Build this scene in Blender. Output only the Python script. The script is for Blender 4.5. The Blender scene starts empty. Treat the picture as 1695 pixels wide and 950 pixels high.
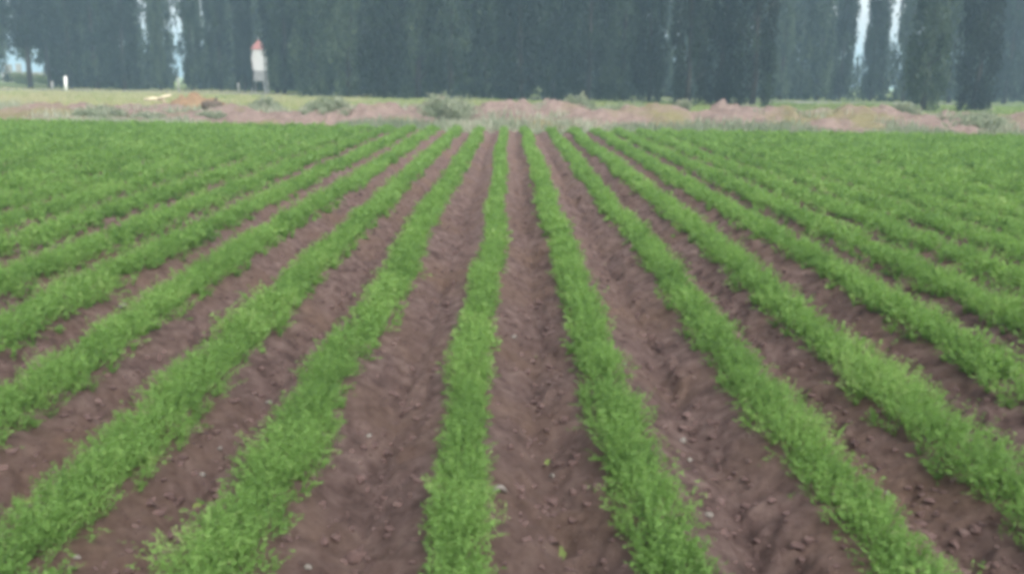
import bpy, math
import numpy as np
from mathutils import Matrix, Vector

sc = bpy.context.scene
C = sc.collection
R = math.radians

# ---------------------------------------------------------------- camera, sky, sun, exposure
W, H, F = 1695.0, 950.0, 1500.0          # photograph size and focal length in its pixels
CAM_H, PITCH, ROLL, YAW = 1.70, 12.84, 0.9, -0.36
camd = bpy.data.cameras.new('camera')
camd.sensor_width = 36.0
camd.lens = 36.0 * F / W
camd.clip_start = 0.05
camd.clip_end = 5000
cam = bpy.data.objects.new('camera', camd)
C.objects.link(cam)
CR = Matrix.Rotation(R(YAW), 3, 'Z') @ Matrix.Rotation(R(90 - PITCH), 3, 'X') @ Matrix.Rotation(R(ROLL), 3, 'Z')
cam.matrix_world = Matrix.Translation((0, 0, CAM_H)) @ CR.to_4x4()
sc.camera = cam

SUN_EL, SUN_AZ = 48.0, 150.0
world = bpy.data.worlds.new('World')
sc.world = world
world.use_nodes = True
nt = world.node_tree
sky = nt.nodes.new('ShaderNodeTexSky')
sky.sky_type = 'NISHITA'
sky.sun_disc = False
sky.sun_elevation = R(SUN_EL)
sky.sun_rotation = R(SUN_AZ)
sky.air_density = 1.0
sky.dust_density = 4.0
sky.ozone_density = 1.0
hs = nt.nodes.new('ShaderNodeHueSaturation')
hs.inputs['Saturation'].default_value = 0.18
nt.links.new(sky.outputs[0], hs.inputs['Color'])
bg = nt.nodes['Background']
nt.links.new(hs.outputs[0], bg.inputs['Color'])
bg.inputs['Strength'].default_value = 0.15

sund = bpy.data.lights.new('sun', 'SUN')
sund.energy = 1.3
sund.angle = R(40)
sund.color = (1.0, 0.97, 0.93)
sun = bpy.data.objects.new('sun', sund)
C.objects.link(sun)
sun.rotation_euler = (R(90 - SUN_EL), 0, R(180 - SUN_AZ))

sc.view_settings.view_transform = 'Standard'
sc.view_settings.look = 'None'
sc.view_settings.gamma = 1.0
sc.view_settings.exposure = 1.35
sc.cycles.use_denoising = True
sc.cycles.max_bounces = 8
sc.cycles.volume_bounces = 1
sc.cycles.filter_width = 4.2


def at(u, v, Y):
    """World point at distance Y (along the rows) seen at photo pixel u, v."""
    d = CR @ Vector(((u - W / 2) / F, -(v - H / 2) / F, -1.0))
    t = Y / d.y
    return Vector((d.x * t, Y, CAM_H + d.z * t))


def bg(Y):
    return 67 + 3.04 * (Y - 41.5) if Y < 46 else 80.7 + 1.8 * (Y - 46)


def by_map(Y):
    return 30.2 + (Y - 22.5) * 1.3


# ---------------------------------------------------------------- helpers
rng = np.random.default_rng(7)


def _hash(ix, iy, seed):
    h = (ix.astype(np.int64) * 374761393 + iy.astype(np.int64) * 668265263 + seed * 974711) & 0x7fffffff
    h = ((h ^ (h >> 13)) * 1274126177) & 0x7fffffff
    h = h ^ (h >> 16)
    return (h & 0xffff) / 65535.0


def vnoise(x, y, seed=0):
    """Smooth value noise in -1..1."""
    x = np.asarray(x, float); y = np.asarray(y, float)
    x, y = np.broadcast_arrays(x, y)
    ix, iy = np.floor(x), np.floor(y)
    fx, fy = x - ix, y - iy
    fx = fx * fx * (3 - 2 * fx); fy = fy * fy * (3 - 2 * fy)
    a = _hash(ix, iy, seed); b = _hash(ix + 1, iy, seed)
    c = _hash(ix, iy + 1, seed); d = _hash(ix + 1, iy + 1, seed)
    return ((a * (1 - fx) + b * fx) * (1 - fy) + (c * (1 - fx) + d * fx) * fy) * 2 - 1


def fbm(x, y, seed=0, n=3):
    s, a = 0.0, 1.0
    for k in range(n):
        s = s + a * vnoise(np.asarray(x) * 2 ** k, np.asarray(y) * 2 ** k, seed + 17 * k)
        a *= 0.5
    return s


def link(name, me, m=None, parent=None, loc=None, kind=None):
    o = bpy.data.objects.new(name, me)
    C.objects.link(o)
    if m is not None and me is not None and not me.materials:
        me.materials.append(m)
    if parent is not None:
        o.parent = parent
    if loc is not None:
        o.location = loc
    if kind:
        o['kind'] = kind
    return o


def tag(o, label, cat=None, group=None, kind=None):
    o['label'] = label
    if cat: o['category'] = cat
    if group: o['group'] = group
    if kind: o['kind'] = kind
    return o


def tri_mesh(name, V, val=None, nv=3):
    """V: (n, nv, 3) loose polygons; val: one float per polygon stored as 'v'."""
    n = len(V)
    me = bpy.data.meshes.new(name)
    me.vertices.add(n * nv)
    me.vertices.foreach_set('co', np.ascontiguousarray(V, np.float32).ravel())
    me.loops.add(n * nv)
    me.loops.foreach_set('vertex_index', np.arange(n * nv, dtype=np.int32))
    me.polygons.add(n)
    me.polygons.foreach_set('loop_start', np.arange(0, n * nv, nv, dtype=np.int32))
    me.update(calc_edges=True)
    if val is not None:
        at_ = me.attributes.new('v', 'FLOAT', 'FACE')
        at_.data.foreach_set('value', np.ascontiguousarray(val, np.float32))
    return me


def mesh(name, V, Fc, smooth=True):
    me = bpy.data.meshes.new(name)
    me.from_pydata([tuple(map(float, p)) for p in V], [], [tuple(int(i) for i in f) for f in Fc])
    me.update()
    if smooth:
        me.polygons.foreach_set('use_smooth', [True] * len(me.polygons))
    return me


def grid_mesh(name, X, Y, Z):
    """Height field: X, Y, Z arrays of shape (ny, nx)."""
    ny, nx = Z.shape
    V = np.stack([X, Y, Z], -1).reshape(-1, 3)
    i = np.arange(ny * nx).reshape(ny, nx)
    q = np.stack([i[:-1, :-1], i[:-1, 1:], i[1:, 1:], i[1:, :-1]], -1).reshape(-1, 4)
    me = bpy.data.meshes.new(name)
    me.vertices.add(len(V)); me.vertices.foreach_set('co', V.astype(np.float32).ravel())
    me.loops.add(q.size); me.loops.foreach_set('vertex_index', q.astype(np.int32).ravel())
    me.polygons.add(len(q)); me.polygons.foreach_set('loop_start', np.arange(0, q.size, 4, dtype=np.int32))
    me.polygons.foreach_set('use_smooth', np.ones(len(q), bool))
    me.update(calc_edges=True)
    return me


# ---------------------------------------------------------------- materials
def new_mat(name):
    m = bpy.data.materials.new(name)
    m.use_nodes = True
    t = m.node_tree
    return m, t, t.nodes['Principled BSDF']


def ramp(t, fac, stops):
    r = t.nodes.new('ShaderNodeValToRGB')
    e = r.color_ramp.elements
    while len(e) < len(stops):
        e.new(0.5)
    for k, (p, c) in enumerate(stops):
        e[k].position = p
        e[k].color = (*c, 1)
    t.links.new(fac, r.inputs[0])
    return r.outputs[0]


def noise_node(t, scale, detail=4, rough=0.55, vec=None):
    n = t.nodes.new('ShaderNodeTexNoise')
    n.inputs['Scale'].default_value = scale
    n.inputs['Detail'].default_value = detail
    n.inputs['Roughness'].default_value = rough
    if vec is None:
        g = t.nodes.new('ShaderNodeNewGeometry')
        vec = g.outputs['Position']
    t.links.new(vec, n.inputs['Vector'])
    return n.outputs['Fac']


def earth_mat(name, stops, scale, bump_scale, bump=0.5, dist=0.02, mix_scale=None, mix_stops=None, mix_at=(0.5, 0.65), rough=0.95):
    m, t, b = new_mat(name)
    col = ramp(t, noise_node(t, scale, 6, 0.65), stops)
    if mix_scale:
        other = ramp(t, noise_node(t, scale * 1.7, 5, 0.6), mix_stops)
        mask = ramp(t, noise_node(t, mix_scale, 5, 0.6), [(mix_at[0], (0, 0, 0)), (mix_at[1], (1, 1, 1))])
        mx = t.nodes.new('ShaderNodeMix'); mx.data_type = 'RGBA'
        t.links.new(mask, mx.inputs['Factor'])
        t.links.new(col, mx.inputs['A']); t.links.new(other, mx.inputs['B'])
        col = mx.outputs['Result']
    t.links.new(col, b.inputs['Base Color'])
    b.inputs['Roughness'].default_value = rough
    b.inputs['Specular IOR Level'].default_value = 0.15
    bp = t.nodes.new('ShaderNodeBump')
    bp.inputs['Strength'].default_value = bump
    bp.inputs['Distance'].default_value = dist
    t.links.new(noise_node(t, bump_scale, 10, 0.8), bp.inputs['Height'])
    t.links.new(bp.outputs[0], b.inputs['Normal'])
    return m


def leaf_mat(name, stops, trans=0.45, tcol=1.15, wide=None, rand=0):
    """Diffuse and translucent leaf; colour from the per-leaf value 'v' plus a slow drift over the ground."""
    m, t, b = new_mat(name)
    a = t.nodes.new('ShaderNodeAttribute'); a.attribute_name = 'v'
    fac = a.outputs['Fac']
    if wide:
        n = noise_node(t, wide, 3, 0.6)
        ma = t.nodes.new('ShaderNodeMath'); ma.operation = 'MULTIPLY_ADD'
        t.links.new(n, ma.inputs[0]); ma.inputs[1].default_value = 0.8; ma.inputs[2].default_value = -0.4
        mb = t.nodes.new('ShaderNodeMath'); mb.operation = 'ADD'
        t.links.new(fac, mb.inputs[0]); t.links.new(ma.outputs[0], mb.inputs[1])
        fac = mb.outputs[0]
    if rand:                             # each plant a little lighter or darker than the next
        oi = t.nodes.new('ShaderNodeObjectInfo')
        ma = t.nodes.new('ShaderNodeMath'); ma.operation = 'MULTIPLY_ADD'
        t.links.new(oi.outputs['Random'], ma.inputs[0]); ma.inputs[1].default_value = rand; ma.inputs[2].default_value = -rand / 2
        mb = t.nodes.new('ShaderNodeMath'); mb.operation = 'ADD'
        t.links.new(fac, mb.inputs[0]); t.links.new(ma.outputs[0], mb.inputs[1])
        fac = mb.outputs[0]
    col = ramp(t, fac, stops)
    t.links.new(col, b.inputs['Base Color'])
    b.inputs['Roughness'].default_value = 0.6
    b.inputs['Specular IOR Level'].default_value = 0.2
    tr = t.nodes.new('ShaderNodeBsdfTranslucent')
    g = t.nodes.new('ShaderNodeMix'); g.data_type = 'RGBA'; g.blend_type = 'MULTIPLY'
    g.inputs['Factor'].default_value = 1
    t.links.new(col, g.inputs['A']); g.inputs['B'].default_value = (tcol, tcol * 1.05, tcol * 0.7, 1)
    t.links.new(g.outputs['Result'], tr.inputs['Color'])
    mx = t.nodes.new('ShaderNodeMixShader'); mx.inputs[0].default_value = trans
    t.links.new(b.outputs[0], mx.inputs[1]); t.links.new(tr.outputs[0], mx.inputs[2])
    t.links.new(mx.outputs[0], t.nodes['Material Output'].inputs['Surface'])
    return m


def paint_mat(name, c1, c2, scale=8, rough=0.7):
    m, t, b = new_mat(name)
    t.links.new(ramp(t, noise_node(t, scale, 5, 0.6), [(0.35, c1), (0.65, c2)]), b.inputs['Base Color'])
    b.inputs['Roughness'].default_value = rough
    return m


M_SOIL = earth_mat('tilled_soil', [(0.34, (0.087, 0.055, 0.048)), (0.5, (0.168, 0.111, 0.099)), (0.68, (0.263, 0.186, 0.162))], 9, 45, 1.0, 0.07,
                   0.9, [(0.32, (0.118, 0.073, 0.056)), (0.7, (0.252, 0.168, 0.127))], (0.45, 0.66))
M_CLOD = earth_mat('soil_clod', [(0.3, (0.063, 0.040, 0.036)), (0.55, (0.098, 0.063, 0.057)), (0.75, (0.151, 0.107, 0.096))], 14, 90, 0.6, 0.01)
M_STONE = earth_mat('pale_stone', [(0.3, (0.105, 0.093, 0.082)), (0.7, (0.161, 0.146, 0.130))], 30, 120, 0.4, 0.005, rough=0.85)
M_BANK = earth_mat('bank_earth', [(0.3, (0.133, 0.099, 0.083)), (0.5, (0.192, 0.141, 0.121)), (0.75, (0.250, 0.194, 0.166))], 3.0, 14, 0.9, 0.08,
                   0.45, [(0.3, (0.127, 0.117, 0.058)), (0.7, (0.192, 0.166, 0.092))], (0.50, 0.62))
M_HEAP = earth_mat('heap_earth', [(0.3, (0.133, 0.094, 0.078)), (0.5, (0.188, 0.140, 0.120)), (0.75, (0.247, 0.198, 0.166))], 4.0, 16, 0.9, 0.08)
M_TAN = earth_mat('tan_earth', [(0.3, (0.168, 0.110, 0.066)), (0.7, (0.264, 0.182, 0.110))], 4.0, 16, 0.9, 0.08)
M_GROUND = earth_mat('meadow_ground', [(0.3, (0.084, 0.124, 0.038)), (0.5, (0.143, 0.191, 0.053)), (0.72, (0.227, 0.241, 0.090))], 0.35, 9, 0.6, 0.05,
                     0.13, [(0.3, (0.193, 0.183, 0.090)), (0.7, (0.269, 0.241, 0.128))], (0.55, 0.72))
M_ROAD = earth_mat('road_gravel', [(0.3, (0.120, 0.114, 0.108)), (0.7, (0.192, 0.180, 0.174))], 2.0, 30, 0.4, 0.02)
M_CROP = leaf_mat('crop_leaf', [(0.0, (0.085, 0.155, 0.046)), (0.4, (0.132, 0.238, 0.062)), (0.7, (0.178, 0.300, 0.084)), (1.0, (0.264, 0.365, 0.133))], 0.5, 1.25, 1.1)
M_GRASS = leaf_mat('grass_blade', [(0.0, (0.11, 0.175, 0.05)), (0.4, (0.20, 0.265, 0.085)), (0.7, (0.29, 0.30, 0.15)), (1.0, (0.36, 0.33, 0.21))], 0.4, 1.1, 0.25)
M_WEED = leaf_mat('weed_leaf', [(0.0, (0.125, 0.162, 0.111)), (0.5, (0.213, 0.251, 0.174)), (1.0, (0.376, 0.381, 0.310))], 0.35, 1.0)
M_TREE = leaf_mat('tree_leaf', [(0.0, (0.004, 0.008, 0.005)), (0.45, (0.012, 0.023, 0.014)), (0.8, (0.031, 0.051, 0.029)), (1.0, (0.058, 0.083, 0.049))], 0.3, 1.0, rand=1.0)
M_BARK = earth_mat('bark', [(0.3, (0.022, 0.019, 0.017)), (0.7, (0.050, 0.045, 0.041))], 6, 25, 0.9, 0.03)
M_WHITE = paint_mat('white_paint', (0.78, 0.77, 0.74), (0.84, 0.83, 0.81), 3)
M_RED = paint_mat('red_roof', (0.46, 0.17, 0.15), (0.60, 0.30, 0.27), 6)
M_GREY = paint_mat('grey_board', (0.30, 0.30, 0.30), (0.42, 0.41, 0.41), 4)
M_POST = paint_mat('pale_post', (0.210, 0.206, 0.193), (0.286, 0.282, 0.265), 10)
M_WOOD = paint_mat('pale_wood', (0.42, 0.36, 0.24), (0.58, 0.51, 0.36), 12)
M_DARK = paint_mat('dark_wood', (0.036, 0.027, 0.018), (0.078, 0.057, 0.039), 10)
M_GLASS = paint_mat('window_glass', (0.04, 0.05, 0.06), (0.06, 0.07, 0.08), 2, 0.1)

# ---------------------------------------------------------------- ground and tilled field
SP, X0 = 0.73, -0.16                   # row spacing, centre of the row just left of the middle furrow
FIELD_Y0, FIELD_Y1 = -1.5, 30.0
NL, NR = 25, 26                        # rows to the left / right of that row
ROW_IDX = list(range(-NL, NR + 1))
OFFS = {-1: 0.0, 0: 0.012, 1: -0.05, 2: 0.02}


def row_x(i, y):
    return X0 + i * SP + OFFS.get(i, 0) + 0.045 * vnoise(np.asarray(y) * 0.45, i * 7.3 + 0 * np.asarray(y), 11) + 0.018 * vnoise(np.asarray(y) * 1.7, i * 3.1 + 0 * np.asarray(y), 12)


def soil_z(x, y):
    i = np.clip(np.round((x - X0) / SP), -NL, NR)
    c = X0 + i * SP + 0.045 * vnoise(y * 0.45, i * 7.3, 11)
    d = np.abs(x - c) / (SP / 2)
    ridge = 1 - np.clip((d - 0.22) / 0.78, 0, 1) ** 1.25
    z = 0.155 * ridge - 0.03
    bare = np.clip((d - 0.25) * 2, 0, 1)
    z = z + bare * (0.028 * fbm(x * 4.5, y * 3.2, 21, 2) + 0.026 * np.abs(fbm(x * 13, y * 12, 25, 2)) + 0.017 * fbm(x * 26, y * 26, 27, 1)
                    - 0.16 * np.clip(vnoise(x * 7, y * 8, 31) - 0.50, 0, 1) + 0.09 * np.clip(vnoise(x * 9, y * 10, 33) - 0.45, 0, 1)) + 0.012 * vnoise(x * 0.8, y * 0.6, 29)
    return z


ys = [FIELD_Y0]
while ys[-1] < FIELD_Y1 + 0.6:
    y = ys[-1]
    ys.append(y + (0.06 if y < 2.2 else 0.020 + 0.0085 * max(0, y - 2.8)))
ys = np.array(ys)
xs = np.arange(X0 - (NL + 0.5) * SP, X0 + (NR + 0.5) * SP + 0.01, 0.07)
core = np.arange(-3.2, 3.2, 0.021)
xs = np.concatenate([xs[xs < -3.2], core, xs[xs > 3.2]])
GX, GY = np.meshgrid(xs, ys)
GZ = soil_z(GX, GY)
edge = np.clip((GY - FIELD_Y1) / 0.6, 0, 1)
GZ = GZ * (1 - edge) + 0.004 * edge
o = link('field_soil', grid_mesh('field_soil', GX, GY, GZ + 0.004), M_SOIL, kind='structure')
o['label'] = 'bare reddish brown tilled soil ridged into furrows'

# meadow ground: one sheet, gently uneven beyond the field
gx = np.concatenate([np.linspace(-600, -110, 20), np.linspace(-100, 100, 121), np.linspace(110, 600, 30)])
gy = np.concatenate([np.linspace(-200, -20, 15), np.linspace(-10, 30.4, 12), np.linspace(31, 150, 140), np.linspace(160, 800, 40)])
GX, GY = np.meshgrid(gx, gy)
far = np.clip((GY - 32) / 5, 0, 1) * np.clip((180 - GY) / 40, 0, 1)
GZ = far * (0.06 * fbm(GX * 0.25, GY * 0.25, 40, 3)) - np.where((GY < 30.5) & (np.abs(GX) < 21), 0.05, 0.0)
o = link('ground', grid_mesh('ground', GX, GY, GZ), M_GROUND, kind='structure')
o['label'] = 'yellowish green meadow ground reaching under the trees'

# farm road behind the meadow
rx = np.linspace(-100, 100, 161)
ry = np.array([88, 88.5, 90.5, 92.5, 93])
GX, GY = np.meshgrid(rx, ry)
GZ = 0.085 + 0.03 * vnoise(GX * 0.2, GY * 0.2, 44) + 0 * GX
GZ[0] -= 0.2; GZ[-1] -= 0.2
o = link('farm_road', grid_mesh('farm_road', GX, GY, GZ), M_ROAD, kind='structure')
o['label'] = 'thin grey farm road in front of the trees'

# low bank of pushed-up earth along the end of the field
BY0, BD = 30.2, 8.4
bx = np.linspace(-27, 27, 601)
by = np.linspace(BY0, BY0 + 9.2, 90)
GX, GY = np.meshgrid(bx, by)
tt = (GY - BY0) / BD


def bank_top(x):
    return np.interp(x, [-26, -18, -12, -8, -4, 0, 4, 8, 12, 16, 26], [0.52, 0.52, 0.52, 0.56, 0.76, 0.86, 0.86, 0.84, 0.88, 0.82, 0.76])


prof = np.clip(tt / 0.32, 0, 1) ** 0.8 * np.clip((1 - tt) / 0.5, 0, 1)
GZ = prof * bank_top(GX) * (0.85 + 0.30 * fbm(GX * 0.6, GY * 0.6, 50, 3)) + np.clip(prof * 3, 0, 1) * (0.12 * fbm(GX * 1.9, GY * 1.9, 53, 3) + 0.05 * fbm(GX * 8, GY * 8, 57, 2)) - 0.03 * (1 - np.clip(prof * 6, 0, 1))
o = link('earth_bank', grid_mesh('earth_bank', GX, GY, GZ), M_BANK, kind='structure')
o['label'] = 'low pinkish bank of earth at the end of the field'


# ---------------------------------------------------------------- crop rows
def crop_row_mesh(i, name):
    r = np.random.default_rng(1000 + i)
    halfw0 = 0.096 if i == 0 else 0.124 + 0.024 * min(abs(i - 0.5), 8)
    P, S, LOD = [], [], []
    # sections along the row, with leaf size growing with distance and outside the view
    y = -1.0
    VV, val = [], []
    while y < FIELD_Y1 - 0.1:
        step = 0.5
        yc = y + step / 2
        xc = X0 + i * SP
        dist = math.hypot(xc, max(yc, 0) + 0.3)
        inview = abs(xc) < 0.58 * max(yc, 0) + 1.6 and yc > 1.6
        if not inview:
            size, dens, nf, nl = 3.0, 18, 4, 3
        elif dist < 5.5:
            size, dens, nf, nl = 0.56, 140, 7, 18
        elif dist < 9:
            size, dens, nf, nl = 0.80, 95, 6, 12
        elif dist < 14:
            size, dens, nf, nl = 1.25, 62, 5, 6
        elif dist < 20:
            size, dens, nf, nl = 1.8, 46, 4, 4
        else:
            size, dens, nf, nl = 2.6, 32, 4, 3
        n = int(dens * step * min(1.4, 1.05 + 0.035 * abs(i)))
        py = y + r.random(n) * step
        lump = vnoise(py * 2.6, i * 9.1 + 0 * py, 60)
        hw = halfw0 * (1 + 0.16 * vnoise(py * 0.9, i * 5.3 + 0 * py, 61) + 0.12 * lump)
        q = np.clip(r.normal(0, 0.45, n), -1, 1)
        px = row_x(i, py) + q * hw * 0.85
        clump = vnoise(py * 7, px * 9, 62)
        ht = 0.150 * (1 - 0.50 * q ** 2) * (1 + 0.16 * lump + 0.30 * clump) * (0.85 + 0.3 * r.random(n))
        ht *= np.clip((FIELD_Y1 - py) / 0.8, 0.35, 1) * (1 + 0.02 * min(abs(i), 8))
        ptone = r.normal(0, 0.10, n) + 0.10 * lump + 0.13 * clump + 0.10 * vnoise(py * 1.1, i * 2.7 + 0 * py, 64)
        gz = 0.105 - 0.03 * q ** 2
        # fronds
        m = n * nf
        az = r.random(m) * 2 * np.pi
        tilt = np.abs(r.normal(0.42, 0.26, m))
        L = np.repeat(ht, nf) * (0.75 + 0.5 * r.random(m)) / np.clip(np.cos(tilt), 0.55, 1)
        lean = np.repeat(q, nf) * 0.35
        dx = np.cos(az) * np.sin(tilt) + lean; dy = np.sin(az) * np.sin(tilt); dz = np.cos(tilt)
        bxp, byp, bzp = np.repeat(px, nf), np.repeat(py, nf), np.repeat(gz, nf)
        ftone = np.repeat(ptone, nf) + r.normal(0, 0.10, m)
        # leaflets
        k = m * nl
        t = 0.08 + 0.95 * r.random(k) ** 0.8
        Lr = np.repeat(L, nl)
        droop = 0.35 * t ** 2 * np.repeat(np.sin(tilt), nl)
        cx = np.repeat(bxp, nl) + np.repeat(dx, nl) * Lr * t
        cy = np.repeat(byp, nl) + np.repeat(dy, nl) * Lr * t
        cz = np.repeat(bzp, nl) + Lr * (np.repeat(dz, nl) * t - droop)
        rc = row_x(i, cy)
        lim = np.repeat(np.repeat(hw, nf), nl) * 1.52 * (1 + 0.22 * vnoise(cy * 8, i * 4.4 + np.sign(cx - rc), 63) + 0.10 * r.normal(0, 1, k))
        cx = rc + lim * np.tanh((cx - rc) / lim)
        c = np.stack([cx, cy, cz], -1)
        a2 = r.random(k) * 2 * np.pi
        el = r.normal(0.15, 0.36 + 0.20 * size, k)
        d1 = np.stack([np.cos(a2) * np.cos(el), np.sin(a2) * np.cos(el), np.sin(el)], -1)
        rnd = r.normal(0, 0.6, (k, 3)); rnd[:, 2] += max(0.0, 1.0 - 0.45 * size)
        d2 = np.cross(d1, rnd); d2 /= np.linalg.norm(d2, axis=1, keepdims=True) + 1e-9
        ll = (0.034 * size * (0.6 + 0.8 * r.random(k)))[:, None]
        ww = (0.0060 * min(size, 1.1) ** 0.6 * size * (0.7 + 0.6 * r.random(k)))[:, None]
        tri = np.stack([c - d2 * ww - d1 * ll * 0.3, c + d2 * ww - d1 * ll * 0.3, c + d1 * ll * 0.8], 1)
        VV.append(tri)
        tone = 0.42 + np.repeat(ftone, nl) + 0.22 * (t - 0.65) + r.normal(0, 0.07, k)
        val.append(np.clip(tone, 0, 1))
        y += step
    return tri_mesh(name, np.concatenate(VV), np.concatenate(val))


ORD = ['first', 'second', 'third', 'fourth', 'fifth', 'sixth', 'seventh', 'eighth', 'ninth', 'tenth', 'eleventh', 'twelfth', 'thirteenth', 'fourteenth',
       'fifteenth', 'sixteenth', 'seventeenth', 'eighteenth', 'nineteenth', 'twentieth', 'twenty-first', 'twenty-second', 'twenty-third', 'twenty-fourth',
       'twenty-fifth', 'twenty-sixth', 'twenty-seventh', 'twenty-eighth', 'twenty-ninth', 'thirtieth', 'thirty-first', 'thirty-second', 'thirty-third',
       'thirty-fourth', 'thirty-fifth', 'thirty-sixth', 'thirty-seventh', 'thirty-eighth', 'thirty-ninth', 'fortieth']
for i in ROW_IDX:
    e = link('crop_row', None, loc=(X0 + i * SP, FIELD_Y0, 0.1))
    if i == 0:
        lab = 'narrow straight green crop row just left of the middle furrow'
    elif i == 1:
        lab = 'feathery green crop row just right of the middle furrow'
    elif i < 0:
        lab = '%s green crop row to the left of the middle furrow' % ORD[-i]
    else:
        lab = '%s green crop row to the right of the middle furrow' % ORD[i - 1]
    tag(e, lab, 'crop row', 'feathery crop rows running up the field')
    f = link('foliage', crop_row_mesh(i, 'foliage'), M_CROP, e, kind='stuff')
    f.matrix_parent_inverse = Matrix.Translation(e.location).inverted()


# ---------------------------------------------------------------- clods and stones in the furrows
def lump_mesh(name, seed, flat=0.65, n=2, rough=0.28):
    import bmesh
    bm = bmesh.new()
    bmesh.ops.create_icosphere(bm, subdivisions=n, radius=1.0)
    r = np.random.default_rng(seed)
    off = r.random(3) * 50
    for v in bm.verts:
        p = v.co
        k = 1 + rough * float(vnoise(p.x * 1.6 + off[0], p.y * 1.6 + p.z * 1.3 + off[1], seed)) + rough * 0.5 * float(vnoise(p.x * 3.7 + off[2], p.z * 3.7 - p.y * 2, seed + 3))
        v.co = p * k
        v.co.z *= flat
    me = bpy.data.meshes.new(name)
    bm.to_mesh(me); bm.free()
    me.polygons.foreach_set('use_smooth', [n > 2] * len(me.polygons))
    return me


# small crumbs: one mesh of many tiny clods (uncountable)
r = np.random.default_rng(5)
base = []
for s in range(6):
    me = lump_mesh('tmp', 300 + s, 0.7, 1, 0.6)
    V = np.array([v.co for v in me.vertices]); Fc = np.array([p.vertices[:] for p in me.polygons])
    base.append(V[Fc]); bpy.data.meshes.remove(me)
parts, tones = [], []
N = 21000
yy = 2.4 + 12 * r.random(N) ** 1.7
ii = r.integers(-9, 10, N)
xx = X0 + ii * SP + SP / 2 + r.normal(0, 0.12, N)
keep = np.abs(xx) < 0.62 * yy + 0.6
yy, xx = yy[keep], xx[keep]
ss = 0.005 + 0.022 * r.random(len(yy)) ** 3.0
zz = soil_z(xx, yy) + 0.004
for k in range(len(yy)):
    a = r.random() * 6.28
    ca, sa = math.cos(a), math.sin(a)
    P = base[k % 6] * ss[k]
    P = np.stack([P[..., 0] * ca - P[..., 1] * sa, P[..., 0] * sa + P[..., 1] * ca, P[..., 2]], -1)
    parts.append(P + np.array([xx[k], yy[k], zz[k] + ss[k] * 0.05]))
o = link('soil_crumbs', tri_mesh('soil_crumbs', np.concatenate(parts)), M_CLOD)
tag(o, 'small loose crumbs of brown soil strewn along the furrows', 'soil crumbs', kind='stuff')

CLODS = [  # photo pixel, size in photo pixels, stone?, label
    (592, 925, 30, 0, 'large brown clod at the bottom edge in the furrow left of middle'),
    (1130, 730, 12, 1, 'pale stone in the furrow right of the second crop row'),
    (1172, 853, 13, 1, 'pale flat stone low in the right furrow near a dark hollow'),
    (1141, 762, 9, 1, 'tiny pale stone at the left edge of the right furrow'),
    (335, 787, 13, 1, 'pale flat stone in the furrow beside the left near row'),
    (445, 668, 12, 1, 'pale stone in the left furrow against the foliage edge'),
    (365, 760, 8, 1, 'little pale stone by a dark crack in left furrow'),
    (128, 918, 10, 1, 'small pale stone near the lower left corner'),
    (611, 722, 9, 1, 'small pale stone on the left side of the wide left furrow'),
    (915, 788, 10, 1, 'small whitish stone on the right of the middle furrow'),
    (850, 560, 10, 1, 'pale stone far up the middle furrow'),
    (1034, 604, 9, 1, 'whitish stone where the right furrow meets foliage'),
    (50, 838, 13, 0, 'pair-sized brown clod at the far left furrow edge'),
    (1615, 868, 18, 0, 'brown clod in the lower right furrow'),
    (510, 940, 12, 1, 'pale chip of stone at the bottom edge left of middle'),
    (1000, 930, 12, 0, 'brown clod low in the middle furrow beside the right row'),
    (1468, 818, 9, 1, 'small pale stone in the lower right furrow'),
    (205, 520, 12, 1, 'pale stone lying between two rows at far left'),
]


def on_soil(u, v):
    d = CR @ Vector(((u - W / 2) / F, -(v - H / 2) / F, -1.0))
    z = 0.03
    for _ in range(4):
        t = (z - CAM_H) / d.z
        x, y = d.x * t, d.y * t
        z = float(soil_z(np.array([x]), np.array([y]))[0]) + 0.004
    return x, y, z


for k, (u, v, s, st, lab) in enumerate(CLODS):
    x, y, z = on_soil(u, v)
    rad = 0.5 * s * math.hypot(y, CAM_H) / F
    o = link('stone' if st else 'soil_clod', lump_mesh('stone' if st else 'soil_clod', 700 + k, 0.6 if st else 0.7, 3, 0.3), M_STONE if st else M_CLOD, loc=(x, y, z + rad * 0.25))
    o.scale = (rad * 1.15, rad * 0.9, rad)
    o.rotation_euler = (0, 0, k * 1.3)
    tag(o, lab, 'stone' if st else 'soil clod', 'loose stones in the furrows' if st else 'large clods in the furrows')

# curved pale fragment beside the middle furrow
x, y, z = on_soil(826, 816)
V, Fc = [], []
n, m = 14, 8
for a in range(n):
    t = a / (n - 1)
    ang = R(165 - 150 * t)
    cr = 0.030
    wv = 0.013 * (0.35 + 0.65 * math.sin(math.pi * min(1, 0.15 + t * 0.8)))
    c = Vector((cr * math.cos(ang), 0.012 * t, cr * 1.1 * math.sin(ang) - 0.004))
    nrm = Vector((math.cos(ang), 0, math.sin(ang)))
    for b in range(m):
        p = 2 * math.pi * b / m
        q = c + nrm * (wv * 0.55 * math.cos(p)) + Vector((0, 1, 0)) * (wv * 1.5 * math.sin(p))
        V.append(q)
for a in range(n - 1):
    for b in range(m):
        Fc.append((a * m + b, a * m + (b + 1) % m, (a + 1) * m + (b + 1) % m, (a + 1) * m + b))
Fc.append(tuple(range(m - 1, -1, -1))); Fc.append(tuple(range((n - 1) * m, n * m)))
o = link('curved_fragment', mesh('curved_fragment', V, Fc), M_STONE, loc=(x, y, z - 0.004))
tag(o, 'pale curved fragment sticking out of the soil beside the middle furrow', 'fragment')


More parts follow.
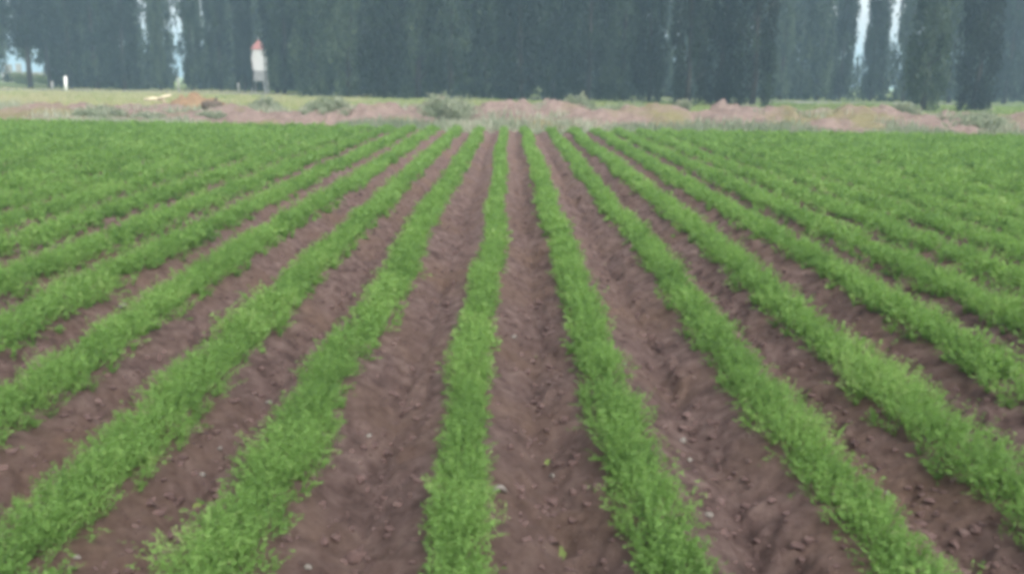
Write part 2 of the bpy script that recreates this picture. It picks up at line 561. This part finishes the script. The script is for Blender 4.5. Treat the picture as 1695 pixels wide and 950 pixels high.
# ---------------------------------------------------------------- earth heaps on the bank
def heap_mesh(name, w, d, h, seed):
    nx, ny = 44, 28
    X, Y = np.meshgrid(np.linspace(-1, 1, nx), np.linspace(-1, 1, ny))
    rr = np.sqrt(X ** 2 + Y ** 2) * (1 + 0.20 * vnoise(X * 1.5 + seed, Y * 1.5, seed))
    Z = np.clip(1 - rr, 0, 1) ** 0.75
    Z = Z * (1 + 0.22 * fbm(X * 3 + seed, Y * 3, seed + 5, 3)) + np.clip(Z * 4, 0, 1) * 0.13 * fbm(X * 7, Y * 7 + seed, seed + 9, 3)
    return grid_mesh(name, X * w / 2, Y * d / 2, Z * h - 0.06)


def bank_z(x, y):
    t = (y - BY0) / BD
    p = np.clip(t / 0.32, 0, 1) ** 0.8 * np.clip((1 - t) / 0.5, 0, 1)
    return float(p * bank_top(x) * 0.85)


HEAPS = [  # u centre, top v, width px, Y, material, label
    (735, 162, 190, 26.0, M_HEAP, 'highest earth heap on the bank behind the round weed bush'),
    (812, 166, 70, 26.4, M_HEAP, 'small pointed pink earth heap right of the round bush'),
    (905, 167, 170, 26.2, M_HEAP, 'broad reddish earth heap left of the pale green shrub'),
    (1085, 172, 110, 26.8, M_TAN, 'tan earth heap just right of the middle of the bank'),
    (1197, 170, 130, 26.0, M_HEAP, 'peaked pink earth heap below the dense tree skirts'),
    (1470, 173, 150, 26.2, M_HEAP, 'tall rounded pink earth heap at the right of the bank'),
    (320, 154, 160, 27.2, M_TAN, 'tan ochre earth heap above the dark stump at left'),
    (255, 172, 150, 25.6, M_HEAP, 'low pink earth heap under the broken pale branch'),
    (640, 172, 160, 26.0, M_HEAP, 'low pinkish earth heap left of the round bush'),
    (430, 184, 100, 25.4, M_TAN, 'low brown earth heap right of the dark stump'),
    (1300, 190, 190, 25.4, M_HEAP, 'long low earth heap before the bright grass'),
    (1580, 196, 170, 25.2, M_HEAP, 'low earth heap behind the weed bush at far right'),
    (1690, 192, 120, 25.6, M_HEAP, 'earth heap cut by the right edge of the photo'),
    (60, 183, 200, 25.4, M_HEAP, 'flat pinkish earth heap at the left edge of the photo'),
]
for k, (u, v, w, Y, m, lab) in enumerate(HEAPS):
    Y = by_map(Y)
    top = at(u, v, Y)
    wm = w * Y / F
    bz = 0.05
    o = link('earth_heap', heap_mesh('earth_heap', wm, min(wm * 0.8, 2.8), max(0.15, (top.z - bz) * 1.05), 900 + 13 * k), m, loc=(top.x, Y, bz))
    tag(o, lab, 'earth heap', 'earth heaps along the bank')


# ---------------------------------------------------------------- weed bushes on the bank
def bush_mesh(name, w, h, seed, n=2600, leaf=0.05):
    r = np.random.default_rng(seed)
    nst = 40
    az = r.random(nst) * 2 * np.pi
    out = np.sqrt(r.random(nst)) * w / 2
    sh = h * (0.85 + 0.3 * r.random(nst)) * np.sqrt(1 - 0.75 * (out / (w / 2)) ** 2)
    s = r.integers(0, nst, n)
    t = r.random(n) ** 0.55
    c = np.stack([np.cos(az[s]) * out[s] * (0.35 + 0.65 * t), np.sin(az[s]) * out[s] * (0.35 + 0.65 * t) * 0.8, sh[s] * t], -1)
    c += r.normal(0, 0.05 * w, (n, 3)) * np.array([1, 1, 0.7])
    c[:, 2] = np.abs(c[:, 2])
    d1 = r.normal(0, 1, (n, 3)); d1[:, 2] = np.abs(d1[:, 2]) + 0.5
    d1 /= np.linalg.norm(d1, axis=1, keepdims=True)
    d2 = np.cross(d1, r.normal(0, 1, (n, 3))); d2 /= np.linalg.norm(d2, axis=1, keepdims=True)
    l = (leaf * (0.6 + 0.8 * r.random(n)))[:, None]
    V = np.stack([c - d2 * l * 0.3, c + d2 * l * 0.3, c + d1 * l * 1.4], 1)
    tone = np.clip(0.45 + r.normal(0, 0.15, nst)[s] + 0.2 * (t - 0.5) + r.normal(0, 0.08, n), 0, 1)
    return tri_mesh(name, V, tone)


def tube(P, rad, m=6):
    """Tapered tube through points P."""
    V, Fc = [], []
    P = [Vector(p) for p in P]
    for k, p in enumerate(P):
        d = (P[min(k + 1, len(P) - 1)] - P[max(k - 1, 0)]).normalized()
        a = d.cross(Vector((0.3, 1, 0.1))).normalized(); b = d.cross(a)
        for j in range(m):
            an = 2 * math.pi * j / m
            V.append(p + (a * math.cos(an) + b * math.sin(an)) * rad[k])
    for k in range(len(P) - 1):
        for j in range(m):
            Fc.append((k * m + j, k * m + (j + 1) % m, (k + 1) * m + (j + 1) % m, (k + 1) * m + j))
    Fc.append(tuple(range(m - 1, -1, -1))); Fc.append(tuple(range((len(P) - 1) * m, len(P) * m)))
    return V, Fc


def join(parts):
    V, Fc = [], []
    for v, f in parts:
        o_ = len(V)
        V += list(v); Fc += [tuple(i + o_ for i in q) for q in f]
    return V, Fc


BUSHES = [  # u, top v, base v, width px, Y, label
    (738, 164, 214, 118, 24.2, 'large round grey green weed bush at the end of the middle rows'),
    (545, 166, 206, 95, 24.4, 'pale grey green weed bush left of the round bush'),
    (600, 176, 200, 40, 25.4, 'small pale weed tuft on the bank left of centre'),
    (958, 160, 208, 60, 25.0, 'upright pale green shrub right of the reddish heap'),
    (995, 184, 214, 45, 24.0, 'dark weed clump at the foot of the pale green shrub'),
    (165, 182, 204, 90, 24.0, 'dark green weed patch at the field edge far left'),
    (350, 189, 206, 60, 23.9, 'bluish green weed bush below the dark stump'),
    (245, 190, 206, 60, 23.9, 'low grey green weeds below the pale branch'),
    (1338, 206, 222, 38, 24.0, 'small dark weed clump under the long low heap'),
    (1402, 204, 226, 50, 23.9, 'olive weed clump left of the tall rounded heap'),
    (1455, 214, 230, 36, 23.7, 'small dark green weed at the foot of the tall heap'),
    (1620, 190, 230, 110, 24.0, 'broad grey green weed bush near the right edge'),
    (1560, 210, 232, 60, 23.7, 'low weed clump at the field edge right of the tall heap'),
    (1130, 168, 190, 30, 27.0, 'thin pale weed tuft between the tan and the peaked heap'),
    (1240, 176, 194, 40, 27.4, 'grey green tuft behind the peaked heap'),
    (1500, 172, 200, 50, 27.5, 'pale green tuft behind the tall rounded heap'),
    (440, 164, 184, 50, 28.2, 'grey grass tuft behind the brown heap at left'),
]
for k, (u, v, vb, w, Y, lab) in enumerate(BUSHES):
    Y = by_map(Y)
    top, bot = at(u, v, Y), at(u, vb, Y)
    wm = w * Y / F
    e = link('weed_bush', None, loc=(top.x, Y, max(0.0, min(bot.z, bank_z(top.x, Y)))))
    hh = top.z - e.location.z
    tag(e, lab, 'weed bush', 'weed bushes along the bank')
    link('foliage', bush_mesh('foliage', wm, hh, 1200 + k, int(2600 + 2600 * wm), 0.07), M_WEED, e)
    rr = np.random.default_rng(1300 + k)
    st = []
    for j in range(5):
        a = rr.random() * 6.28
        q = Vector((math.cos(a) * wm * 0.3, math.sin(a) * wm * 0.25, hh * (0.6 + 0.3 * rr.random())))
        st.append(tube([(0, 0, -0.05), q * 0.5 + Vector((0, 0, 0.05)), q], [0.012, 0.009, 0.004], 5))
    V, Fc = join(st)
    link('stems', mesh('stems', V, Fc), M_BARK, e)

# dark stump and broken pale branch on the bank
p = at(352, 183, by_map(24.9))
e = link('tree_stump', None, loc=(p.x, p.y, p.z))
e.scale = (1.35, 1.35, 1.35)
tag(e, 'dark brown stump lying on its side on the tan heap', 'stump')
V, Fc = tube([(-0.26, 0, 0.10), (-0.12, 0.01, 0.12), (0.08, 0, 0.13), (0.24, -0.02, 0.12)], [0.12, 0.135, 0.13, 0.10], 10)
link('log', mesh('log', V, Fc, True), M_DARK, e)
V, Fc = tube([(0.05, 0, 0.2), (0.10, 0.02, 0.30), (0.12, 0.02, 0.34)], [0.05, 0.04, 0.03], 7)
link('branch_stub', mesh('branch_stub', V, Fc), M_DARK, e)
p = at(262, 166, by_map(26.2))
e = link('broken_branch', None, loc=p)
e.scale = (1.35, 1.35, 1.35)
tag(e, 'pale forked broken branch lying on the low pink heap', 'branch')
V, Fc = tube([(-0.40, 0, 0.00), (-0.15, 0, 0.03), (0.08, 0.02, 0.02), (0.20, 0.03, -0.06)], [0.035, 0.05, 0.05, 0.03], 7)
link('limb', mesh('limb', V, Fc), M_WOOD, e)
V, Fc = tube([(0.0, 0, 0.02), (0.18, -0.02, 0.08), (0.38, -0.03, 0.15)], [0.045, 0.045, 0.03], 7)
link('limb', mesh('limb', V, Fc), M_WOOD, e)

# ---------------------------------------------------------------- meadow grass (uncountable)
r = np.random.default_rng(9)
N = 100000
gy_ = 37 + 60 * r.random(N) ** 1.3
gx_ = (r.random(N) * 2 - 1) * (0.60 * gy_ + 3)
dens = fbm(gx_ * 0.35, gy_ * 0.35, 70, 3)
keep = (dens > -0.5) & ~((gy_ > 87.6) & (gy_ < 93.4))
gx_, gy_, dens = gx_[keep], gy_[keep], dens[keep]
n = len(gx_)
hh = (0.12 + 0.20 * r.random(n)) * (0.8 + 0.5 * np.clip(dens, 0, 1))
a = r.random(n) * 6.28
w = 0.035 + 0.03 * r.random(n)
b0 = np.stack([gx_ - np.cos(a) * w, gy_ - np.sin(a) * w, 0 * a - 0.05], -1)
b1 = np.stack([gx_ + np.cos(a) * w, gy_ + np.sin(a) * w, 0 * a - 0.05], -1)
tp = np.stack([gx_ + r.normal(0, 0.06, n), gy_ + r.normal(0, 0.06, n), hh], -1)
o = link('meadow_grass', tri_mesh('meadow_grass', np.stack([b0, b1, tp], 1), np.clip(0.5 + 0.25 * dens + 0.35 * np.clip(-gx_ / 25, -0.6, 1) + r.normal(0, 0.12, n), 0, 1)), M_GRASS)
tag(o, 'yellowish green grass between the earth bank and the trees', 'grass', kind='stuff')


# dry grass and weeds over the bank and along the field edge (uncountable)
N = 60000
gy_ = np.where(r.random(N) < 0.35, 29.7 + 1.3 * r.random(N), 30.3 + 8.4 * r.random(N))
gx_ = (r.random(N) * 2 - 1) * 23
dens = fbm(gx_ * 0.45, gy_ * 0.7, 80, 3)
keep = dens > np.where(gy_ < 31, -0.3, 0.25)
gx_, gy_, dens = gx_[keep], gy_[keep], dens[keep]
n = len(gx_)
t_ = (gy_ - BY0) / BD
zb_ = np.clip(t_ / 0.32, 0, 1) ** 0.8 * np.clip((1 - t_) / 0.5, 0, 1) * bank_top(gx_) * 0.8 - 0.05
a = r.random(n) * 6.28
w = 0.016 + 0.018 * r.random(n)
hh = 0.08 + 0.26 * r.random(n) * np.clip(dens + 0.5, 0.3, 1.3)
b0 = np.stack([gx_ - np.cos(a) * w, gy_ - np.sin(a) * w, zb_], -1)
b1 = np.stack([gx_ + np.cos(a) * w, gy_ + np.sin(a) * w, zb_], -1)
tp = np.stack([gx_ + r.normal(0, 0.06, n), gy_ + r.normal(0, 0.06, n), zb_ + 0.06 + hh], -1)
o = link('bank_grass', tri_mesh('bank_grass', np.stack([b0, b1, tp], 1), np.clip(0.6 - 0.3 * vnoise(gx_ * 0.7, gy_ * 0.7, 85) + r.normal(0, 0.15, n), 0, 1)), M_WEED)
tag(o, 'thin grey green and straw coloured grass growing over the earth bank', 'grass', kind='stuff')


# ---------------------------------------------------------------- trees
def crown_tris(seed, h, rad, skirt, n_clump=210, per=80, leaf=0.15):
    """Tall columnar crown: clumps of hanging sprays round a trunk, from height skirt to h."""
    r = np.random.default_rng(seed)
    t = r.random(n_clump) ** 0.9
    z = skirt + (h - skirt) * t
    prof = np.interp(t, [0, 0.06, 0.2, 0.5, 0.8, 1.0], [0.72, 0.92, 1.0, 0.92, 0.6, 0.1])
    az = r.random(n_clump) * 2 * np.pi
    lob = 1 + 0.25 * vnoise(az * 1.3, z * 0.5, seed)
    rr = rad * prof * lob * np.sqrt(0.12 + 0.88 * r.random(n_clump))
    cc = np.stack([np.cos(az) * rr, np.sin(az) * rr, z], -1)
    k = n_clump * per
    s = np.repeat(np.arange(n_clump), per)
    c = cc[s] + r.normal(0, 1, (k, 3)) * np.array([0.13 * rad, 0.13 * rad, 0.36])
    c[:, 2] = np.maximum(c[:, 2], skirt * 0.9 + 0.02)
    d1 = r.normal(0, 0.35, (k, 3)); d1[:, 2] = -1 + r.normal(0, 0.45, k)
    up = r.random(k) < 0.35
    d1[up, 2] *= -1
    d1 /= np.linalg.norm(d1, axis=1, keepdims=True)
    d2 = np.cross(d1, r.normal(0, 1, (k, 3))); d2 /= np.linalg.norm(d2, axis=1, keepdims=True)
    l = (leaf * (0.6 + 0.9 * r.random(k)))[:, None]
    V = np.stack([c - d2 * l * 0.22, c + d2 * l * 0.22, c + d1 * l * 1.3], 1)
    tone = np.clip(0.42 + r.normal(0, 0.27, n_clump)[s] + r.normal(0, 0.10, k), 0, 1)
    return V, tone


def trunk_parts(seed, h, skirt):
    r = np.random.default_rng(seed)
    P = [(0, 0, -0.15)]
    x = y = 0
    for k in range(1, 8):
        x += r.normal(0, 0.05); y += r.normal(0, 0.05)
        P.append((x, y, h * 0.95 * k / 7))
    rad = [0.17, 0.13, 0.11, 0.09, 0.07, 0.05, 0.03, 0.015]
    parts = [tube(P, rad, 8)]
    for k in range(16):
        z = max(0.8, skirt) + (h * 0.85 - max(0.8, skirt)) * r.random()
        j = z / (h * 0.95) * 7
        a = r.random() * 6.28
        i0 = min(6, int(j)); fr = j - i0
        b = Vector(P[i0]).lerp(Vector(P[i0 + 1]), fr)
        L = 0.5 + 0.6 * r.random()
        q = b + Vector((math.cos(a) * L, math.sin(a) * L, 0.5 * L + 0.3))
        parts.append(tube([b, b.lerp(q, 0.5) + Vector((0, 0, -0.05)), q], [0.035, 0.025, 0.008], 5))
    return join(parts)


VAR = []
for k in range(10):
    hgt = [12.5, 13.5, 11.5, 14.0, 12.0, 13.0, 12.8, 13.6, 12.2, 11.8][k]
    sk = [0.05, 0.10, 0.05, 0.15, 0.6, 0.5, 0.7, 0.45, 2.9, 3.1][k]
    V, tone = crown_tris(2000 + k, hgt, 1.0, sk)
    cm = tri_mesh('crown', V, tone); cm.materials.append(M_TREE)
    tv, tf = trunk_parts(2100 + k, hgt, sk)
    tm = mesh('trunk', tv, tf); tm.materials.append(M_BARK)
    VAR.append((cm, tm))

TREES = [  # u at mid height, Y, crown radius (m), variant, label
    (-14, 55.5, 0.95, 4, 'tall dark tree at the left edge of the photo'),
    (45, 56.5, 1.05, 8, 'tree with raised crown over the pale opening at far left'),
    (78, 58.0, 0.9, 9, 'slim raised tree at the right side of the pale opening'),
    (112, 55.0, 0.85, 5, 'dark columnar tree right behind the white post at left'),
    (157, 56.0, 0.9, 6, 'second dark column right of the white post'),
    (203, 55.2, 0.85, 7, 'dark column just left of the bright leafy gap at left'),
    (262, 55.6, 0.42, 4, 'slim tree between the two bright gaps at left'),
    (318, 55.2, 0.58, 6, 'slim dark tree right of the bright gaps at left'),
    (362, 56.2, 0.62, 5, 'dark tree two places left of the white hut'),
    (403, 55.0, 0.50, 7, 'narrow dark tree just left of the white hut'),
    (457, 52.6, 0.85, 8, 'raised dark crown hanging over the white hut'),
    (468, 50.0, 0.80, 4, 'dense dark tree just right of the white hut'),
    (520, 46.0, 0.95, 0, 'dense dark tree behind the left pale weed bush'),
    (578, 45.6, 0.95, 1, 'dense tree left of the middle, first of the solid front'),
    (636, 45.2, 1.0, 2, 'dense bluish tree left of the round weed bush'),
    (692, 45.8, 1.0, 3, 'dense bluish tree at the left shoulder of the highest heap'),
    (748, 45.0, 1.0, 1, 'dense bluish tree right behind the highest heap'),
    (806, 45.6, 1.0, 0, 'dense bluish tree behind the small pointed heap'),
    (862, 45.2, 1.0, 3, 'dense dark tree behind the left of the reddish heap'),
    (918, 45.8, 1.0, 2, 'dense dark tree behind the right of the reddish heap'),
    (974, 45.2, 0.95, 1, 'dense dark tree behind the upright pale green shrub'),
    (1030, 45.4, 0.95, 0, 'dense dark tree just right of the pale green shrub'),
    (1078, 45.0, 0.80, 2, 'dense tree behind the tan earth heap'),
    (1142, 41.5, 0.80, 3, 'front tree with narrow skirt left of the peaked heap'),
    (1192, 42.0, 0.88, 0, 'front tree with full skirt right behind the peaked heap'),
    (1250, 41.2, 0.95, 1, 'front tree with broad skirt right of the peaked heap'),
    (1297, 54.5, 0.62, 5, 'slim tree beyond the road left of the pale trunk line'),
    (1358, 55.5, 0.85, 4, 'dark tree beyond the road behind bright grass'),
    (1396, 56.0, 0.60, 6, 'slim dark tree left of the right bright sky gap'),
    (1449, 55.5, 0.66, 7, 'dark tree between the two bright sky gaps at right'),
    (1503, 56.0, 0.55, 5, 'narrow dark tree right of the second sky gap at right'),
    (1538, 39.8, 0.85, 2, 'front tree with full dark skirt right of the tall heap'),
    (1622, 41.0, 0.85, 0, 'front tree with full skirt near the right edge'),
    (1580, 55.0, 0.80, 6, 'dark tree seen between the two right front trees'),
    (1672, 54.5, 0.85, 4, 'dark tree beyond the road at the right edge'),
    (1725, 55.5, 0.95, 7, 'dark tree cut off by the right edge of the photo'),
]
for k, (u, Y, rad, var, lab) in enumerate(TREES):
    g = bg(Y) / Y
    Y = bg(Y)
    p = at(u, 90, Y)
    e = link('windbreak_tree', None, loc=(p.x, Y, 0))
    e.rotation_euler = (0, 0, k * 2.4)
    e.scale = (rad * g, rad * g, g * (0.88 + 0.07 * math.sin(k * 1.7)))
    tag(e, lab, 'tree', 'tall trees of the windbreak')
    cm, tm = VAR[var]
    link('crown', cm, None, e)
    link('trunk', tm, None, e)

# the rows of trees behind, which read as one dark mass
VV, TT = [], []
r = np.random.default_rng(33)
GAPS = [(8, 24), (236, 247), (287, 296), (333, 339), (1112, 1117), (1413, 1428), (1469, 1482), (1523, 1529)]
for Y, step, r0 in ((90.0, 46, 1.75), (110.0, 30, 1.6), (121.0, 34, 1.75), (132.0, 32, 1.8)):
    u = -90 + (Y * 7) % 31
    while u < 1790:
        uu = u + r.normal(0, 5)
        u += step
        if Y < 95 and not (500 < uu < 1070):
            continue
        rad = r0 * (0.85 + 0.3 * r.random())
        rp = rad * 1.05 * F / Y
        clear = min([9e9] + [max(a - uu, uu - b) for a, b in GAPS])
        if Y < 130 or r.random() < 0.45:
            if clear < 3:
                continue
            rad *= min(1, max(0.4, clear / rp))
        p = at(uu, 90, Y)
        sk = 0.1 if uu > 95 else 2.0
        V, tone = crown_tris(int(5000 + Y * 100 + u), 11.5 + 2 * r.random(), 1.0, sk, 80 if Y < 130 else 46, 36, 0.27)
        V = V * np.array([rad, rad, 1.75]) + np.array([p.x, Y, 0])
        VV.append(V); TT.append(np.clip(tone, 0, 1))
for k in range(90):                     # undergrowth between the trunks
    uu = 96 + 1700 * r.random()
    Y = 102 + 32 * r.random()
    p = at(uu, 90, Y)
    V, tone = crown_tris(8000 + k, 1.6 + 1.6 * r.random(), 1.0, 0.0, 16, 36, 0.24)
    VV.append(V * np.array([1.9, 1.9, 1.9]) + np.array([p.x, Y, 0])); TT.append(np.clip(tone + 0.1, 0, 1))
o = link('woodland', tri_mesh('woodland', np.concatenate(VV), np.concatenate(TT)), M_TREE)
tag(o, 'dark bluish mass of trees behind the front line', 'woodland', kind='stuff')

# ---------------------------------------------------------------- white hut on splayed legs
p = at(431, 148, 98.0)
e = link('raised_hut', None, loc=(p.x, 98.0, 0.0))
pm = 98.0 / F * 1.02                     # metres per photo pixel there
tag(e, 'small white hut with red pointed roof on grey splayed legs between trees', 'hut')


def box(x0, x1, y0, y1, z0, z1):
    V = [(x, y, z) for z in (z0, z1) for y in (y0, y1) for x in (x0, x1)]
    Fc = [(0, 2, 3, 1), (4, 5, 7, 6), (0, 1, 5, 4), (2, 6, 7, 3), (0, 4, 6, 2), (1, 3, 7, 5)]
    return V, Fc


hw = 9.6 * pm
zb, zg, zw, zt = 18 * pm, 34 * pm, 66 * pm, 80 * pm
link('base_box', mesh('base_box', *box(-hw * 1.04, hw * 1.04, -hw * 1.04, hw * 1.04, zb, zg), False), M_GREY, e)
link('wall', mesh('wall', *box(-hw, hw, -hw, hw, zg + 0.003, zw), False), M_WHITE, e)
V = [(-hw * 1.15, -hw * 1.15, zw + 0.003), (hw * 1.15, -hw * 1.15, zw + 0.003), (hw * 1.15, hw * 1.15, zw + 0.003), (-hw * 1.15, hw * 1.15, zw + 0.003),
     (-hw * 0.12, -hw * 0.1, zt), (hw * 0.12, -hw * 0.1, zt), (hw * 0.12, hw * 0.1, zt), (-hw * 0.12, hw * 0.1, zt)]
link('roof', mesh('roof', V, [(0, 3, 2, 1), (0, 1, 5, 4), (1, 2, 6, 5), (2, 3, 7, 6), (3, 0, 4, 7), (4, 5, 6, 7)], False), M_RED, e)
V, Fc = tube([(0, 0, zt - 0.02), (0, 0, zt + 0.3), (0, 0, zt + 0.4)], [0.07, 0.06, 0.02], 7)
link('finial', mesh('finial', V, Fc), M_GREY, e)
for sx in (-1, 1):
    for sy in (-1, 1):
        V, Fc = tube([(sx * hw * 0.85, sy * hw * 0.85, zb + 0.02), (sx * hw * 1.15, sy * hw * 1.1, -0.05)], [0.10, 0.10], 6)
        link('leg', mesh('leg', V, Fc, False), M_GREY, e)

# ---------------------------------------------------------------- pale posts along the road
pv = tube([(0, 0, -0.1), (0, 0, 0.5), (0.01, 0, 0.92), (0.01, 0, 1.0)], [0.065, 0.06, 0.058, 0.04], 8)
post_me = mesh('post', *pv); post_me.materials.append(M_POST)
white_post_me = mesh('post', *pv); white_post_me.materials.append(M_WHITE)
POSTS = [
    (110, 152, 127, 49.5, 1.3, 'bright white post standing at the road far left'),
    (87, 150, 136, 50.0, 1.0, 'short pale post left of the bright white post'),
    (296, 151, 128, 49.8, 0.8, 'thin pale stake by the road above the broken branch'),
    (395, 150, 138, 50.0, 0.9, 'short pale stake left of the white hut'),
    (444, 151, 133, 50.0, 0.9, 'pale stake at the right leg of the white hut'),
]
for u, vb, vt, Y, s, lab in POSTS:
    Y = bg(Y)
    s = s * 1.6
    b, t = at(u, vb, Y), at(u, vt, Y)
    o = link('marker_post', post_me, loc=(b.x, Y, 0.02))
    o.scale = (s, s, max(0.5, t.z))
    if 'white' in lab.split(' post')[0] and u == 110:
        o.data = white_post_me
    tag(o, lab, 'post', 'pale posts and stakes by the road')

# low bushes and a white wall beyond the opening at far left
for u, v, w, Y, lab in ((38, 124, 60, 141, 'yellow green bush low in the pale opening at far left'), (72, 126, 36, 147, 'pale bush at the right of the far left opening')):
    p = at(u, v, Y)
    e = link('far_bush', None, loc=(p.x, Y, 0))
    tag(e, lab, 'bush')
    link('foliage', bush_mesh('foliage', w * Y / F, p.z, int(1500 + u), 2500, 0.22), M_GRASS, e)
    V, Fc = tube([(0, 0, -0.1), (0.03, 0, p.z * 0.4), (0.06, 0, p.z * 0.7)], [0.06, 0.04, 0.02], 6)
    link('stem', mesh('stem', V, Fc), M_BARK, e)
p0, p1 = at(4, 140, 160), at(92, 140, 160)
tz = at(18, 112, 160).z
e = link('boundary_wall', None, loc=(p0.x, 160, 0))
tag(e, 'pale rendered wall seen through the opening at far left', 'wall')
link('wall_panel', mesh('wall_panel', *box(0, p1.x - p0.x, 0, 0.2, -0.1, tz * 0.7), False), M_POST, e)
link('pillar', mesh('pillar', *box(0.7, 1.8, -0.05, 0.3, -0.1, tz * 1.2), False), M_POST, e)
link('pillar', mesh('pillar', *box(2.6, 3.4, -0.05, 0.3, -0.1, tz * 1.25), False), M_POST, e)

# ---------------------------------------------------------------- haze
hv, hf = box(-605, 605, -205, 805, -1.2, 27.5)
hz = mesh('haze', hv, hf, False)
mh = bpy.data.materials.new('haze')
mh.use_nodes = True
t = mh.node_tree
t.nodes.remove(t.nodes['Principled BSDF'])
pvol = t.nodes.new('ShaderNodeVolumePrincipled')
pvol.inputs['Color'].default_value = (0.55, 0.80, 1.0, 1)
pvol.inputs['Density'].default_value = 0.0013
pvol.inputs['Anisotropy'].default_value = 0.0
t.links.new(pvol.outputs[0], t.nodes['Material Output'].inputs['Volume'])
o = link('haze', hz, mh, kind='stuff')
o['label'] = 'thin pale bluish haze over the whole field'
